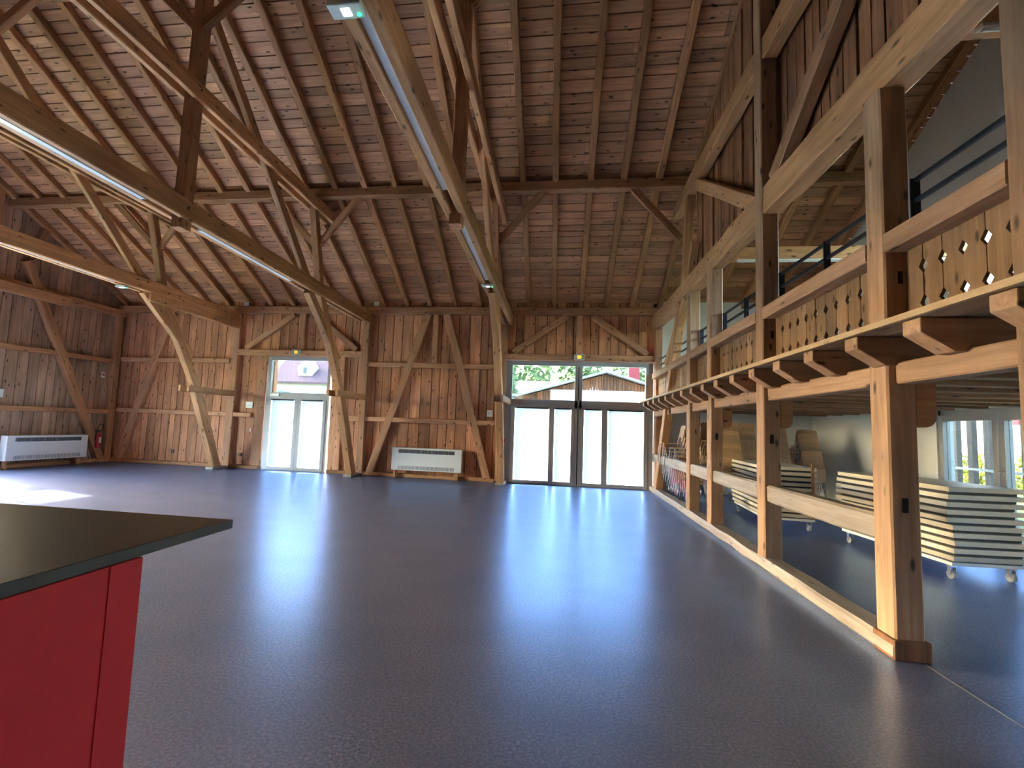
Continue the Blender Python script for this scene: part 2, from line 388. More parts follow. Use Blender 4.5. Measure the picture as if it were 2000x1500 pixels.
# ---- roof boards (ceiling): courses running along the ridge
mb = MB()
cs = math.sqrt(1 + PITCH ** 2)
def roof_slope(sgn):
    v = 0.0; L = (D + .1 - YR) * cs
    while v < L:
        w = random.uniform(.15, .24); v1 = min(L, v + w)
        x = XL
        while x < XR:
            x1 = min(XR, x + random.choice((2.72, 3.4, 4.08, 4.76)))
            a, b = v + .009, v1 - .009
            off = random.uniform(-.004, .004)
            def P(xx, vv, n):
                yy = vv / cs; zz = vv / cs * PITCH
                y = (D + .1 - yy) if sgn > 0 else (YB - .1 + yy)
                return (xx, y, 4.67 - .1 * PITCH + zz + RT + n)
            r = random.random()
            mb.poly([P(x, a, off), P(x1 - .004, a, off), P(x1 - .004, b, off), P(x, b, off)],
                    [P(x, a, .03), P(x1 - .004, a, .03), P(x1 - .004, b, .03), P(x, b, .03)], 0, r)
            x = x1
        v = v1
    mb.poly([(XL - .3, D + .3 if sgn > 0 else YB - .3, 4.67 + RT + .05 - .3 * PITCH), (XR + .3, D + .3 if sgn > 0 else YB - .3, 4.67 + RT + .05 - .3 * PITCH),
             (XR + .3, YR, roof_b(YR) + RT + .05), (XL - .3, YR, roof_b(YR) + RT + .05)],
            [(XL - .3, D + .3 if sgn > 0 else YB - .3, 4.67 + RT + .2 - .3 * PITCH), (XR + .3, D + .3 if sgn > 0 else YB - .3, 4.67 + RT + .2 - .3 * PITCH),
             (XR + .3, YR, roof_b(YR) + RT + .2), (XL - .3, YR, roof_b(YR) + RT + .2)], 1, .5)
roof_slope(1); roof_slope(-1)
struct(mb.build('ceiling', [ROOFB, DARK]))

# ---- rafters
k = 0; rx = []
x = 1.9 + .68 * 6
while x > XL + .1: rx.append(x); x -= .68
for i, x in enumerate(rx):
    jx = random.uniform(-.02, .02)
    side = 'from the right gable' if i < 15 else 'from the left gable'
    nth = ORD[i] if i < 15 else ORD[len(rx) - 1 - i]
    nrm = V((0, PITCH, 1)).normalized() * (RT / cs / 2)
    p0 = V((x + jx, D + .02, roof_b(D + .02))) + nrm; p1 = V((x + jx * .3, YR + .02, roof_b(YR + .02))) + nrm
    timber('rafter', p0, p1, .125, RT / cs * 1.0, (1, 0, 0), RAFT, jit=.006,
           label='brown sloping rafter under the roof boards, %s %s' % (nth, side), cat='rafter', group='rafters under the far roof slope')
# ---- purlins
timber('wall_plate', (XL, D - .09, 4.57), (2.6, D - .09, 4.57), .18, .2, (0, 1, 0), OLDX, label='long wooden wall plate along the top of the far boarded wall', cat='beam')
timber('purlin', (XL, 9.62, 6.39), (XR, 9.62, 6.39), .18, .2, (0, 1, 0), OLDX, label='long horizontal purlin halfway up the far roof slope', cat='beam')
timber('purlin', (XL, 6.12, 8.12), (XR, 6.12, 8.12), .18, .26, (0, 1, 0), OLDX, label='upper horizontal purlin, at the very top left of the photo', cat='beam')

# ---------------------------------------------------------------- the three free trusses
def linear_light(x, y0, y1, z, label):
    t = empty('linear_light', (x, (y0 + y1) / 2, z), label, 'light', 'strip lights between the twin tie beams')
    L = (y1 - y0) / 2
    m = MB(); m.box(-.038, .038, -L, L, .012, .07); m.box(-.038, -.030, -L, L, -.004, .012); m.box(.030, .038, -L, L, -.004, .012)
    m.build('housing', WHITE, t)
    m = MB(); m.box(-.030, .030, -L + .01, L - .01, -.002, .012); m.build('diffuser', LAMPW, t)
    return t
def emergency_lamp(x, y, z, label, w=.23, l=.12):
    t = empty('emergency_lamp', (x, y, z), label, 'light', 'emergency lamps under the tie beams')
    m = MB(); m.box(-w / 2, w / 2, -l / 2, l / 2, -.035, .005); m.build('case', PLASTICC, t, bevel=.008)
    m = MB(); m.box(-.03, .03, -.03, .03, -.04, -.033); m.build('bulb', WHITELED, t)
    m = MB(); m.tube([(w * .34, l * .2, -.033), (w * .34, l * .2, -.042)], .012, 10); m.build('green_indicator', GREENLED, t)
    return t
def truss(xc, zt, which, parts=True):
    """xc centre of the gap, zt top of the tie"""
    base = V((xc, 12.4, 0))
    t = empty('roof_truss', base, 'roof truss with twin tie beams, %s' % which, 'roof truss', 'roof trusses across the hall')
    def T(n, p0, p1, w, h, side=(1, 0, 0), mat=OAKX, **k): return timber(n, p0, p1, w, h, side, mat, t, base, **k)
    zc = zt - .14
    T('tie_beam', (xc + .09, YB + .1, zc), (xc + .09, D, zc), .10, .28)
    T('tie_beam', (xc - .09, YB + .1, zc), (xc - .09, D - .3, zc), .10, .28)
    # upper pair
    T('collar_beam', (xc + .10, -4.4, 6.13), (xc + .10, 10.5, 6.13), .09, .25)
    T('collar_beam', (xc - .10, -4.4, 6.13), (xc - .10, 10.3, 6.13), .09, .25)
    # hanging post with twin look, its foot hangs below the tie
    T('hanging_post', (xc, 6.0, zt - .42), (xc, 6.05, 8.0), .16, .2, mat=OLDX)
    T('hanging_post', (xc, -.2, zt - .42), (xc, -.25, 8.0), .16, .2, mat=OLDX)
    # short post under the purlin
    T('purlin_post', (xc, 10.15, 4.1), (xc, 9.5, 6.3), .15, .17, mat=OLDX)
    # raking struts
    T('raking_strut', (xc, 9.55, 4.4), (xc, 6.15, 7.62), .10, .19, mat=OAKX)
    T('raking_strut', (xc, -3.75, 4.4), (xc, -.35, 7.62), .10, .19, mat=OAKX)
    # leg down to the floor by the far wall, doubled below the tie
    T('leg', (xc, 12.40, .03), (xc, 11.42, 2.1), .17, .26, mat=OAKX, taper=-.02)
    T('leg', (xc, 11.47, 2.05), (xc, 10.02, 4.35), .165, .21, mat=OAKX)
    T('knee_brace', (xc, 11.12, 2.95), (xc, 9.55, 4.22), .14, .2, mat=OAKX)
    T('tie_clamp', (xc + .115, 11.0, 2.12), (xc + .115, D, 2.12), .06, .15, mat=OAKX)
    T('tie_clamp', (xc - .115, 11.0, 2.12), (xc - .115, D, 2.12), .06, .15, mat=OAKX)
    T('foot_block', (xc, 12.15, .035), (xc, 12.88, .035), .22, .07, mat=GREYX)
    # rear half of the frame
    T('leg', (xc, YB + .5, .03), (xc, -4.2, 4.35), .17, .22)
    # knots of oak pegs
    for (y, z) in ((5.95, zt - .12), (9.5, zt - .08), (10.1, zt - .17), (5.98, 6.15), (9.7, 6.1)):
        m = MB(); m.tube([(.135 + .008, y - base.y, z), (.150, y - base.y, z)], .016, 8); m.build('peg', DARK, t)
    return t
for xc, zt, wh in ((-9.33, 4.47, 'the leftmost of the three free ones'), (-5.37, 4.49, 'the middle of the three free ones'),
                   (-1.37, 4.45, 'ending left of the wide glazed doors')):
    truss(xc, zt, wh)
# corbel beam bolted under the left tie
timber('corbel_beam', (-9.24, 9.62, 4.10), (-9.24, D, 4.10), .10, .2, (1, 0, 0), OAKX, label='short bolted timber under the far end of the leftmost tie beam', cat='beam')
for xc, nm in ((-9.33, 'left'), (-5.37, 'middle'), (-1.37, 'right')):
    linear_light(xc, 2.86, 5.36, 4.207, 'long white strip light in the %s tie beam, the nearer of its two' % nm)
    linear_light(xc, 6.36, 8.86, 4.207, 'long white strip light in the %s tie beam, the farther of its two' % nm)
emergency_lamp(-1.42, 2.76, 4.13, 'clear box lamp with green light at the top edge of the photo')
emergency_lamp(-1.37, 8.97, 4.15, 'small emergency lamp at the far end of the right strip light')
emergency_lamp(-9.30, 8.98, 4.15, 'small emergency lamp at the far end of the left strip light')
# purlin braces (both sides of every post)
for xp, w1 in ((-9.33, 'left truss'), (-5.37, 'middle truss'), (-1.37, 'right truss'), (2.40, 'gallery truss')):
    for s, w2 in ((-1, 'left'), (1, 'right')):
        if xp > 2 and s > 0: continue
        timber('purlin_brace', (xp + s * .05, 9.82, 5.33), (xp + s * 1.02, 9.63, 6.33), .09, .14, (0, 1, 0), OLDX,
               label='diagonal brace under the middle purlin on the %s side of the %s' % (w2, w1), cat='brace', group='braces under the middle purlin')
        timber('purlin_brace', (xp + s * .05, 6.0, 7.15), (xp + s * .95, 6.08, 8.02), .10, .15, (0, 1, 0), OLDX,
               label='high diagonal brace under the upper purlin on the %s side of the %s' % (w2, w1), cat='brace', group='braces under the upper purlin')

# ---------------------------------------------------------------- frame against the left gable wall
def LW(n, p0, p1, w, h, lab, cat='beam', mat=OLDX, group=None):
    return timber(n, p0, p1, w, h, (1, 0, 0), mat, label=lab, cat=cat, group=group)
LW('wall_rail', (XL + .06, 9.12, 2.93), (XL + .06, D - .1, 2.95), .12, .13, 'upper horizontal rail on the left gable wall', group='rails on the left wall')
LW('wall_rail', (XL + .06, 9.12, 1.45), (XL + .06, D - .1, 1.46), .12, .13, 'lower horizontal rail on the left gable wall', group='rails on the left wall')
LW('wall_brace', (XL + .10, 12.5, .05), (XL + .10, 10.0, 5.1), .15, .2, 'long leaning leg on the left gable wall beside the extinguisher', 'brace')
LW('wall_brace', (XL + .12, 10.05, 5.2), (XL + .12, 10.45, 6.3), .12, .17, 'short steep brace at the top of the left gable wall', 'brace')
LW('tie_beam', (XL + .17, YB + .2, 4.33), (XL + .17, 11.1, 4.33), .12, .25, 'pale tie beam end on the left gable wall', mat=OAKX)
LW('wall_plate', (XL + .08, 9.0, 4.45), (XL + .08, D - .05, 4.42), .14, .2, 'dark horizontal plate on the left gable wall above the rails')
LW('wall_stud', (XL + .08, D - .2, 0), (XL + .08, D - .2, 4.4), .15, .2, 'dark corner stud where left and far walls meet', 'stud')
LW('wall_stud', (XL + .08, 9.25, 0), (XL + .08, 9.25, roof_b(9.25)), .14, .2, 'stud beside the left wall glazed doors', 'stud')
timber('floor_plate', (XL + .08, 9.15, .05), (XL + .08, D, .05), .14, .1, (1, 0, 0), OLDX, label='low timber sill along the foot of the left wall', cat='beam')

# ---------------------------------------------------------------- frame against the far wall
yw = D - .07
def BW(n, x0, z0, x1, z1, h, lab, cat, d=.14, group=None, mat=WALLT, y=None):
    yy = D - d / 2 if y is None else y
    return timber(n, (x0, yy, z0), (x1, yy, z1), d, h, (0, 1, 0), mat, label=lab, cat=cat, group=group)
G = 'timbers of the far wall frame'
BW('wall_rail', -13.0, 3.04, -9.45, 3.07, .13, 'upper rail on the far wall left of the left door', 'rail', group=G)
BW('wall_rail', -13.0, 1.53, -8.65, 1.52, .12, 'lower rail on the far wall left of the left door', 'rail', group=G)
BW('wall_rail', -5.25, 3.05, -1.62, 3.05, .13, 'upper rail on the far wall above the radiator', 'rail', group=G)
BW('wall_rail', -5.7, 1.53, -1.62, 1.54, .13, 'lower rail on the far wall above the radiator', 'rail', group=G)
BW('wall_brace', -12.8, .06, -11.45, 4.45, .22, 'leaning brace at the far wall near the left corner', 'brace', .15, G)
BW('wall_brace', -5.03, .06, -3.58, 4.47, .2, 'left leaning brace above the radiator', 'brace', .15, G)
BW('wall_brace', -1.78, .06, -3.05, 4.47, .2, 'right leaning brace above the radiator', 'brace', .15, G)
BW('wall_stud', -3.36, 3.11, -3.36, 4.47, .14, 'short stud between the two leaning braces', 'stud', .1, G)
BW('wall_stud', -9.3, .05, -9.28, 4.45, .22, 'stud behind the left truss', 'stud', .16, G)
BW('wall_stud', -5.3, .05, -5.33, 4.45, .2, 'knotty stud behind the middle truss, right of the left door', 'stud', .2, G)
BW('wall_stud', -1.47, .05, -1.45, 4.47, .2, 'stud left of the wide glazed doors', 'stud', .2, G)
BW('wall_stud', 2.53, 0, 2.53, 4.47, .16, 'corner stud right of the wide glazed doors', 'stud', .26, G)
BW('header_beam', -9.2, 3.32, -5.42, 3.32, .17, 'header beam over the left glazed door', 'beam', .16, G)
BW('header_beam', -1.36, 3.33, 2.44, 3.33, .17, 'header beam over the wide glazed doors', 'beam', .16, G)
BW('wall_brace', -8.98, 3.45, -7.55, 4.45, .16, 'left slanting brace above the left door header', 'brace', .12, G)
BW('wall_brace', -5.62, 3.45, -6.9, 4.45, .16, 'right slanting brace above the left door header', 'brace', .12, G)
BW('wall_stud', -7.28, 3.4, -7.28, 4.48, .18, 'short stud above the left door header', 'stud', .1, G)
BW('wall_brace', -1.2, 3.45, .22, 4.45, .16, 'left slanting brace above the wide door header', 'brace', .12, G)
BW('wall_brace', 2.28, 3.45, .88, 4.45, .16, 'right slanting brace above the wide door header', 'brace', .12, G)
BW('wall_stud', .54, 3.4, .54, 4.48, .17, 'short stud above the wide door header', 'stud', .1, G)
BW('wall_stud', -8.45, 0, -8.42, 3.24, .3, 'plank jamb left of the left door', 'stud', .08, G)
BW('wall_stud', -6.1, 0, -6.12, 3.24, .36, 'broad plank jamb right of the left door', 'stud', .08, G)
for a, b, w in ((-13.1, -9.4, 'left of the left truss'), (-9.15, -8.3, 'beside the left door'), (-6.25, -5.45, 'left of the knotty stud'), (-5.2, -1.6, 'under the radiator')):
    timber('floor_plate', (a, D - .08, .05), (b, D - .08, .05), .15, .1, (0, 1, 0), OLDX, label='low sill timber at the foot of the far wall, %s' % w, cat='beam', group='far wall sill timbers')

# ---------------------------------------------------------------- glazed doors
def glazed(name, x0, x1, zt, ztr, cols, leaves, y=D - .03, blinds=True, M=None, orange=False):
    """frame from x0..x1; cols = upper lights [(a,b)], leaves = [(a,b,glass a,glass b,handle x or None,swing)]"""
    t = empty(name, (0, 0, 0), kind='structure')
    if M is not None: t.matrix_world = M
    d0, d1 = y - .05, y + .05
    m = MB()
    m.box(x0, cols[0][0], d0, d1, 0, zt); m.box(cols[-1][1], x1, d0, d1, 0, zt)
    m.box(cols[0][0], cols[-1][1], d0, d1, zt - .11, zt); m.box(cols[0][0], cols[-1][1], d0, d1, ztr[0], ztr[1])
    for (a, b), (c, e) in zip(cols[:-1], cols[1:]): 
        mid = (b + c) / 2
        m.box(b, mid - .012, d0, d1, 0, zt - .11); m.box(mid + .012, c, d0, d1, 0, zt - .11); m.box(mid - .012, mid + .012, d0 + .03, d1, 0, zt - .11, 1)
    m.box(x0, x1, d0 + .02, d1, 0, .03)
    m.build('frame', [METAL, METALD], t, bevel=.004)
    for (a, b) in cols:
        g = MB(); g.box(a, b, y - .006, y + .006, ztr[1], zt - .11); g.build('glass_pane', GLASS_T, t)
    for (a, b, ga, gb, hx, sw) in leaves:
        lf = empty('leaf', (0, 0, 0)); lf.parent = t
        m = MB(); l0, l1 = y - .065, y + .02
        m.box(a, ga, l0, l1, .02, ztr[0]); m.box(gb, b, l0, l1, .02, ztr[0]); m.box(ga, gb, l0, l1, .02, .1); m.box(ga, gb, l0, l1, 2.0, ztr[0])
        fo = m.build('leaf_frame', METAL, t, bevel=.006)
        bpy.data.objects.remove(lf)
        g = MB(); g.box(ga, gb, y - .005, y + .005, .1, 2.0); g.build('glass_pane', GLASS, fo)
        if blinds:
            g = MB(); g.box(ga + .03, gb - .02, y - .047, y - .045, .12, 1.97); g.build('roller_blind', BLIND, fo)
            g = MB(); g.tube([(ga, y - .055, 1.985), (gb, y - .055, 1.985)], .018, 8); g.build('blind_roller', METALD, fo)
        if hx is not None:
            g = MB(); g.box(hx - .012, hx + .012, y - .075, y - .06, .98, 1.16)
            g.tube([(hx, y - .07, 1.12), (hx, y - .11, 1.12)], .009, 8)
            g.tube([(hx, y - .11, 1.12), (hx + sw * .13, y - .11, 1.12)], .009, 8)
            g.build('handle', STEEL, fo)
    return t
d1 = glazed('door_1', -1.36, 2.43, 3.23, (2.0, 2.21), [(-1.2, .45), (.64, 2.24)],
       [(-1.2, -.13, -1.1, -.2, -.15, -1), (-.13, .45, -.06, .37, None, 0), (.64, 1.22, .7, 1.15, None, 0), (1.22, 2.3, 1.3, 2.2, 1.25, 1)])
d2 = glazed('door_2', -8.25, -6.34, 3.23, (2.0, 2.19), [(-8.14, -6.42)],
       [(-8.17, -7.25, -8.07, -7.36, -7.30, -1), (-7.25, -6.4, -7.15, -6.5, None, 0)])
for dd, xa in ((d2, -8.1), (d1, -1.15), (d1, 1.62)):
    m = MB(); m.box(xa, xa + .27, D - .13, D - .08, 2.09, 2.15); m.box(xa + .02, xa + .42, D - .15, D - .135, 2.05, 2.065); m.build('door_closer', STEEL, dd)
# doors of the left gable (their opening faces +x): local x -> world -y
def side_M(x, facing):
    R = Matrix(((0, 1 if facing > 0 else -1, 0), (1 if facing < 0 else 1, 0, 0), (0, 0, 1))).to_4x4()
    return R
def side_doors(name, xw, y0, y1, zt, ztr, n, out):
    """glazing in a wall whose plane is x = xw; out = +1 if outside is at +x"""
    t = empty(name, (0, 0, 0), kind='structure')
    w = (y1 - y0) / n; m = MB(); X0, X1 = xw - .05, xw + .05
    m.box(X0, X1, y0, y1, zt - .09, zt); m.box(X0, X1, y0, y0 + .06, 0, zt); m.box(X0, X1, y1 - .06, y1, 0, zt)
    if ztr: m.box(X0, X1, y0, y1, ztr - .1, ztr + .08)
    m.build('frame', METAL, t, bevel=.004)
    for i in range(n):
        a, b = y0 + i * w, y0 + (i + 1) * w; top = (ztr - .1) if ztr else zt - .09
        m = MB(); m.box(X0 - .01, X1, a + .01, a + .10, .02, top); m.box(X0 - .01, X1, b - .10, b - .01, .02, top)
        m.box(X0 - .01, X1, a + .1, b - .1, .02, .13); m.box(X0 - .01, X1, a + .1, b - .1, top - .09, top)
        fo = m.build('leaf_frame', METAL, t, bevel=.005)
        g = MB(); g.box(xw - .005, xw + .005, a + .1, b - .1, .13, top - .09); g.build('glass_pane', GLASS if ztr else GLASS_T, fo)
        if i % 2 == 0:
            h = MB(); h.box(xw - out * .07 - .008, xw - out * .07 + .008, b - .07, b - .045, .95, 1.15)
            h.tube([(xw - out * .08, b - .06, 1.1), (xw - out * .12, b - .06, 1.1), (xw - out * .12, b - .18, 1.1)], .009, 8); h.build('handle', STEEL, fo)
        if ztr:
            if i: m = MB(); m.box(X0, X1, a - .04, a + .04, ztr + .08, zt - .09); m.build('mullion', METAL, t)
            g = MB(); g.box(xw - .005, xw + .005, a + .04, b - .04, ztr + .08, zt - .09); g.build('glass_pane', GLASS, t)
    return t
side_doors('door_3', XL - .1, 4.95, 9.1, 3.12, 2.2, 4, -1)
side_doors('door_5', XR + .08, 6.75, 8.95, 2.0, None, 2, 1)
side_doors('door_6', XR + .08, 1.5, 4.5, 2.0, None, 3, 1)
t = empty('window_1', (0, 0, 0), kind='structure'); m = MB()
for (a, b, c, e) in ((6.0, 8.7, 3.0, 3.07), (6.0, 8.7, 4.73, 4.8), (6.0, 6.07, 3, 4.8), (8.63, 8.7, 3, 4.8), (7.3, 7.4, 3, 4.8)): m.box(XR + .03, XR + .13, a, b, c, e)
m.build('window_frame', METAL, t); m = MB(); m.box(XR + .075, XR + .085, 6.05, 8.65, 3.05, 4.75); m.build('glass_pane', GLASS, t)
# right wall foot board
struct(box_obj('baseboard_right', XR - .02, XR, 4.5, 6.75, 0, .1, OAKX))

# ---------------------------------------------------------------- gallery (right)
XA = 2.40                                       # arcade plane centre
def ax(y): return 2.385 + .009 * (y - 3.7)      # the arcade drifts a little outward
timber('floor_sill', (ax(3.72) - .01, 3.72, .06), (ax(D) - .01, D, .06), .22, .12, (1, 0, 0), GREYX, jit=.008, ch=.025,
       label='worn grey timber sill on the floor under the gallery posts', cat='beam')
posts = [(2.66, 'nearest gallery post, cut by the right edge'), (3.84, 'big near gallery post standing on the sill end'), (5.96, 'second gallery post on the sill, rising to the roof'),
         (7.92, 'third gallery post on the sill'), (9.17, 'fourth gallery post, nearest the leaning one')]
def mortise(par, x, y, z, w=.035, h=.10):
    m = MB(); m.box(x - w / 2, x + w / 2, y - .003, y + .02, z - h / 2, z + h / 2); m.build('mortise', DARK, par)
for i, (y, lab) in enumerate(posts):
    e = empty('gallery_post', (ax(y), y, 0), lab, 'post', 'posts of the gallery arcade')
    z0, z1 = (.12, 4.06)
    if i == 1: z0 = 0
    if i == 2: z1 = 8.0
    w = .185
    timber('shaft', (ax(y), y, z0), (ax(y), y, z1), w, .20, (1, 0, 0), POSTW, e, (ax(y), y, 0), jit=.003)
    if i in (1, 2, 3):
        mortise(e, -.005, -.103, 1.02 if i == 1 else 1.43)
        m = MB(); pr = [(.10, 1.87), (.225, 1.87), (.225, 1.64)]
        for k in range(7):
            a = k / 6 * math.pi / 2; pr.append((.225 - .075 + .075 * math.cos(a) - (0 if k == 0 else 0), 1.64 - .08 * math.sin(a)))
        pr.append((.10, 1.56))
        m.poly([(px, -.08, pz) for px, pz in pr], [(px, .07, pz) for px, pz in pr]); m.build('bracket', OAKX, e)
    if i in (1, 2): mortise(e, .01, -.103, 2.62, .03, .09)
    if i == 1:
        m = MB(); m.box(-.115, .112, -.127, .1, 0, .13); m.build('foot', BOARD_P, e, bevel=.006)
# leaning leg at the far end
timber('leaning_post', (ax(12.3), 12.3, .1), (ax(10), 10.02, 4.1), .17, .22, (1, 0, 0), OAKX, label='leaning post of the gallery frame beside the wide glazed doors', cat='post')
timber('knee_brace', (ax(11), 11.3, 3.0), (ax(9.6), 9.6, 4.1), .14, .19, (1, 0, 0), OAKX, label='slanting knee brace under the far end of the gallery tie beam', cat='brace')
# tie beam over the gallery posts, collar and struts of this truss
base = V((2.42, 12.4, 4.0))
gt = empty('gallery_truss', base, 'timber frame above the gallery posts with one thick tie beam', 'roof truss')
def GT(n, p0, p1, w, h, mat=OAKX, **k): return timber(n, p0, p1, w, h, (1, 0, 0), mat, gt, base, **k)
GT('tie_beam', (2.385, YB + .1, 4.20), (2.47, D - .02, 4.24), .21, .33, jit=.012)
GT('collar_beam', (2.39, -4.4, 6.13), (2.43, 10.4, 6.13), .17, .27, jit=.01)
GT('purlin_post', (2.44, 9.75, 4.4), (2.44, 9.35, 6.3), .16, .2, OLDX)
GT('raking_strut', (2.44, 6.0, 4.2), (2.44, 8.9, 6.0), .13, .2)
GT('raking_strut', (2.44, 5.75, 4.42), (2.44, 2.6, 6.6), .14, .2, OLDX)
GT('raking_strut', (2.44, 9.4, 4.45), (2.44, 9.1, 5.0), .13, .12)
# boarded wall above the gallery tie
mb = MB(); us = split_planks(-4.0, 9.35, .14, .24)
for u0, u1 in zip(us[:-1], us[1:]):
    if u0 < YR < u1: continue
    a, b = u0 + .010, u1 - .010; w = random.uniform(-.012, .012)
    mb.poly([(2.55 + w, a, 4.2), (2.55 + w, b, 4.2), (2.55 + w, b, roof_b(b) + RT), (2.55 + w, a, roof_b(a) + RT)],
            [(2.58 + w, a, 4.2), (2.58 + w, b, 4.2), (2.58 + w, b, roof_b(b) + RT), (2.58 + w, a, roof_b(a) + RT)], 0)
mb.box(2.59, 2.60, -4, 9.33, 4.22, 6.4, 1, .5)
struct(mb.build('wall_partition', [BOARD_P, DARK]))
# cross beams to the right gable
for y, z, w in ((3.45, 4.32, 'the near one at the top right'), (7.8, 4.27, 'the far one behind the metal railing')):
    timber('cross_beam', (2.5, y, z), (XR, y, z), .16, .2, (0, 1, 0), OAKX, label='cross beam from the gallery posts to the plastered gable, %s' % w, cat='beam', group='cross beams over the gallery')
    t = empty('tube_light', (4.3, y - .05, z - .125), 'thin white tube light under the cross beam, %s' % w, 'light', 'tube lights over the gallery')
    m = MB(); m.box(-1.6, 1.6, -.03, .03, 0, .022); m.build('housing', WHITE, t)
    m = MB(); m.tube([(-1.58, 0, -.008), (1.58, 0, -.008)], .012, 8); m.build('tube', LAMPW, t)
# deck, joists
mb = MB(); us = split_planks(2.075, XR, .18, .26)
for u0, u1 in zip(us[:-1], us[1:]): mb.box(u0, u1 - .004, 1.0, D - .02, 2.19, 2.222)
dk = mb.build('gallery_deck', DECKW); tag(dk, 'boarded gallery floor carried on the joists', 'gallery floor')
m = MB(); m.box(2.045, 2.072, 1.0, D - .2, 2.187, 2.226); m.build('edge_board', EDGEW, dk)
jy = [3.79 + .605 * k for k in range(-2, 15)]
for k, y in enumerate(jy):
    if y > D - .2: break
    m = MB()
    pr = [(2.09, 2.187), (2.09, 2.10), (2.27, 1.985), (XR, 1.985), (XR, 2.187)]
    if k > 1: dz = random.uniform(-.006, .006)
    m.poly([(a, -.075, b) for a, b in pr], [(a, .075, b) for a, b in pr])
    vis = k - 2
    lab = 'gallery joist with a slanted end, %s' % ('on the big near post' if vis == 0 else ('%s to the right of the big near post' % ORD[-vis - 1] if vis < 0 else '%s beyond the big near post' % ORD[vis - 1]))
    ob = m.build('gallery_joist', POSTW, M=Matrix.Translation((0, y, 0)), bevel=.008)
    tag(ob, lab, 'joist', 'joists under the gallery floor')
# bays: guard rail, balustrade, head beam, mid rail, metal railing
ends = [(2.76, 3.74, 'in the nearest bay at the right edge'), (3.94, 5.86, 'between the big near post and the second post'), (6.06, 7.82, 'between the second and third posts'),
        (8.02, 9.07, 'between the third and fourth posts'), (9.27, 10.75, 'between the fourth and the leaning post'), (11.0, 12.72, 'in the farthest bay by the glazed doors')]
for (a, b, w) in ends:
    xm = ax((a + b) / 2)
    timber('guard_rail', (ax(a) - .015, a, 2.875), (ax(b) - .015, b, 2.875), .16, .14, (1, 0, 0), POSTW, jit=.003, label='thick wooden guard rail of the gallery %s' % w, cat='rail', group='gallery guard rails')
    # balustrade boards with diamond cut-outs on their joints
    mb = MB(); n = max(3, round((b - a) / .17)); wd = (b - a) / n; x0 = xm + .055; dzs = (2.405, 2.655); hd, hw = .048, .036
    for k in range(n):
        u0, u1 = a + k * wd + (.003 if k else 0), a + (k + 1) * wd - .003
        L = [(u0, 2.222)]; R = [(u1, 2.222)]
        for zz in dzs:
            if k > 0: L += [(u0, zz - hd), (u0 + hw, zz), (u0, zz + hd)]
            if k < n - 1: R += [(u1, zz - hd), (u1 - hw, zz), (u1, zz + hd)]
        L.append((u0, 2.82)); R.append((u1, 2.82))
        pr = R + L[::-1]
        dx = random.uniform(-.003, .003)
        mb.poly([(x0 + dx, p, q) for p, q in pr], [(x0 + .024 + dx, p, q) for p, q in pr])
    tag(mb.build('balustrade_panel', PANEL_Z), 'board balustrade with diamond cut-outs %s' % w, 'balustrade', 'gallery balustrade panels')
    # metal railing
    t = empty('metal_railing', (xm + .12, (a + b) / 2, 2.94), 'black metal railing above the wooden rail %s' % w, 'railing', 'black metal railings of the gallery')
    L = (b - a) / 2 - .02
    for zz in (.235, .385):
        m = MB(); m.box(-.012, .012, -L, L, zz - .014, zz + .014); m.build('bar', BLACKM, t)
    for yy in ((-L, 0, L) if L > .6 else (L, )):
        m = MB(); m.box(-.03, .03, yy - .006, yy + .006, -.72, .40); m.build('upright', BLACKM, t)
for (a, b, w) in ends:
    xm = ax((a + b) / 2)
    if b < 12.8:
        timber('head_beam', (ax(a) + .03, a, 1.935), (ax(b) + .03, b, 1.935), .14, .15, (1, 0, 0), POSTW, jit=.004, label='head beam under the joists %s' % w, cat='beam', group='gallery head beams')
mids = [(3.94, 5.86, ends[1][2]), (6.06, 7.82, ends[2][2]), (8.02, 9.07, ends[3][2]), (9.27, 11.75, ends[4][2]), (11.95, 12.75, ends[5][2])]
for (a, b, w) in mids:
    timber('mid_rail', (ax(a) + .01, a, .83), (ax(b) + .01, b, .83), .15, .19, (1, 0, 0), GREYX, jit=.006, ch=.02, label='pale worn middle rail %s' % w, cat='rail', group='pale middle rails of the arcade')

# ---------------------------------------------------------------- fittings
def fan_coil(name, M, lab, L=1.9):
    t = empty(name, (0, 0, 0), lab, 'radiator'); t.matrix_world = M
    m = MB(); m.box(-L / 2, L / 2, 0, .19, 0, .6); m.build('case', WHITE, t, bevel=.012)
    m = MB(); m.box(-L / 2 + .18, L / 2 - .2, -.004, .01, .455, .55, 1)
    n = 46
    for k in range(n):
        x = -L / 2 + .19 + k * (L - .4) / n; m.box(x, x + .012, -.008, .0, .46, .545)
    for k in range(5): m.box(-L / 2 + .19 + k * (L - .4) / 5, -L / 2 + .205 + k * (L - .4) / 5, -.01, 0, .455, .55)
    m.build('top_grille', [GRILLE, METALD], t)
    m = MB(); m.box(-L / 2 + .18, L / 2 - .2, -.003, .01, .03, .12, 1)
    for k in range(44):
        x = -L / 2 + .19 + k * (L - .4) / 44; m.box(x, x + .016, -.008, .0, .03, .12)
    m.build('bottom_grille', [WHITE, GRILLE], t)
    m = MB(); m.box(-L / 2 + .04, -L / 2 + .1, .06, .14, -.2, 0); m.box(L / 2 - .22, L / 2 - .1, .06, .16, -.2, 0); m.build('foot', OLDX, t)
    return t
fan_coil('radiator', Matrix.Translation((-3.38, D - .34, .21)), 'white fan coil radiator with slotted grilles at the far wall between the leaning braces')
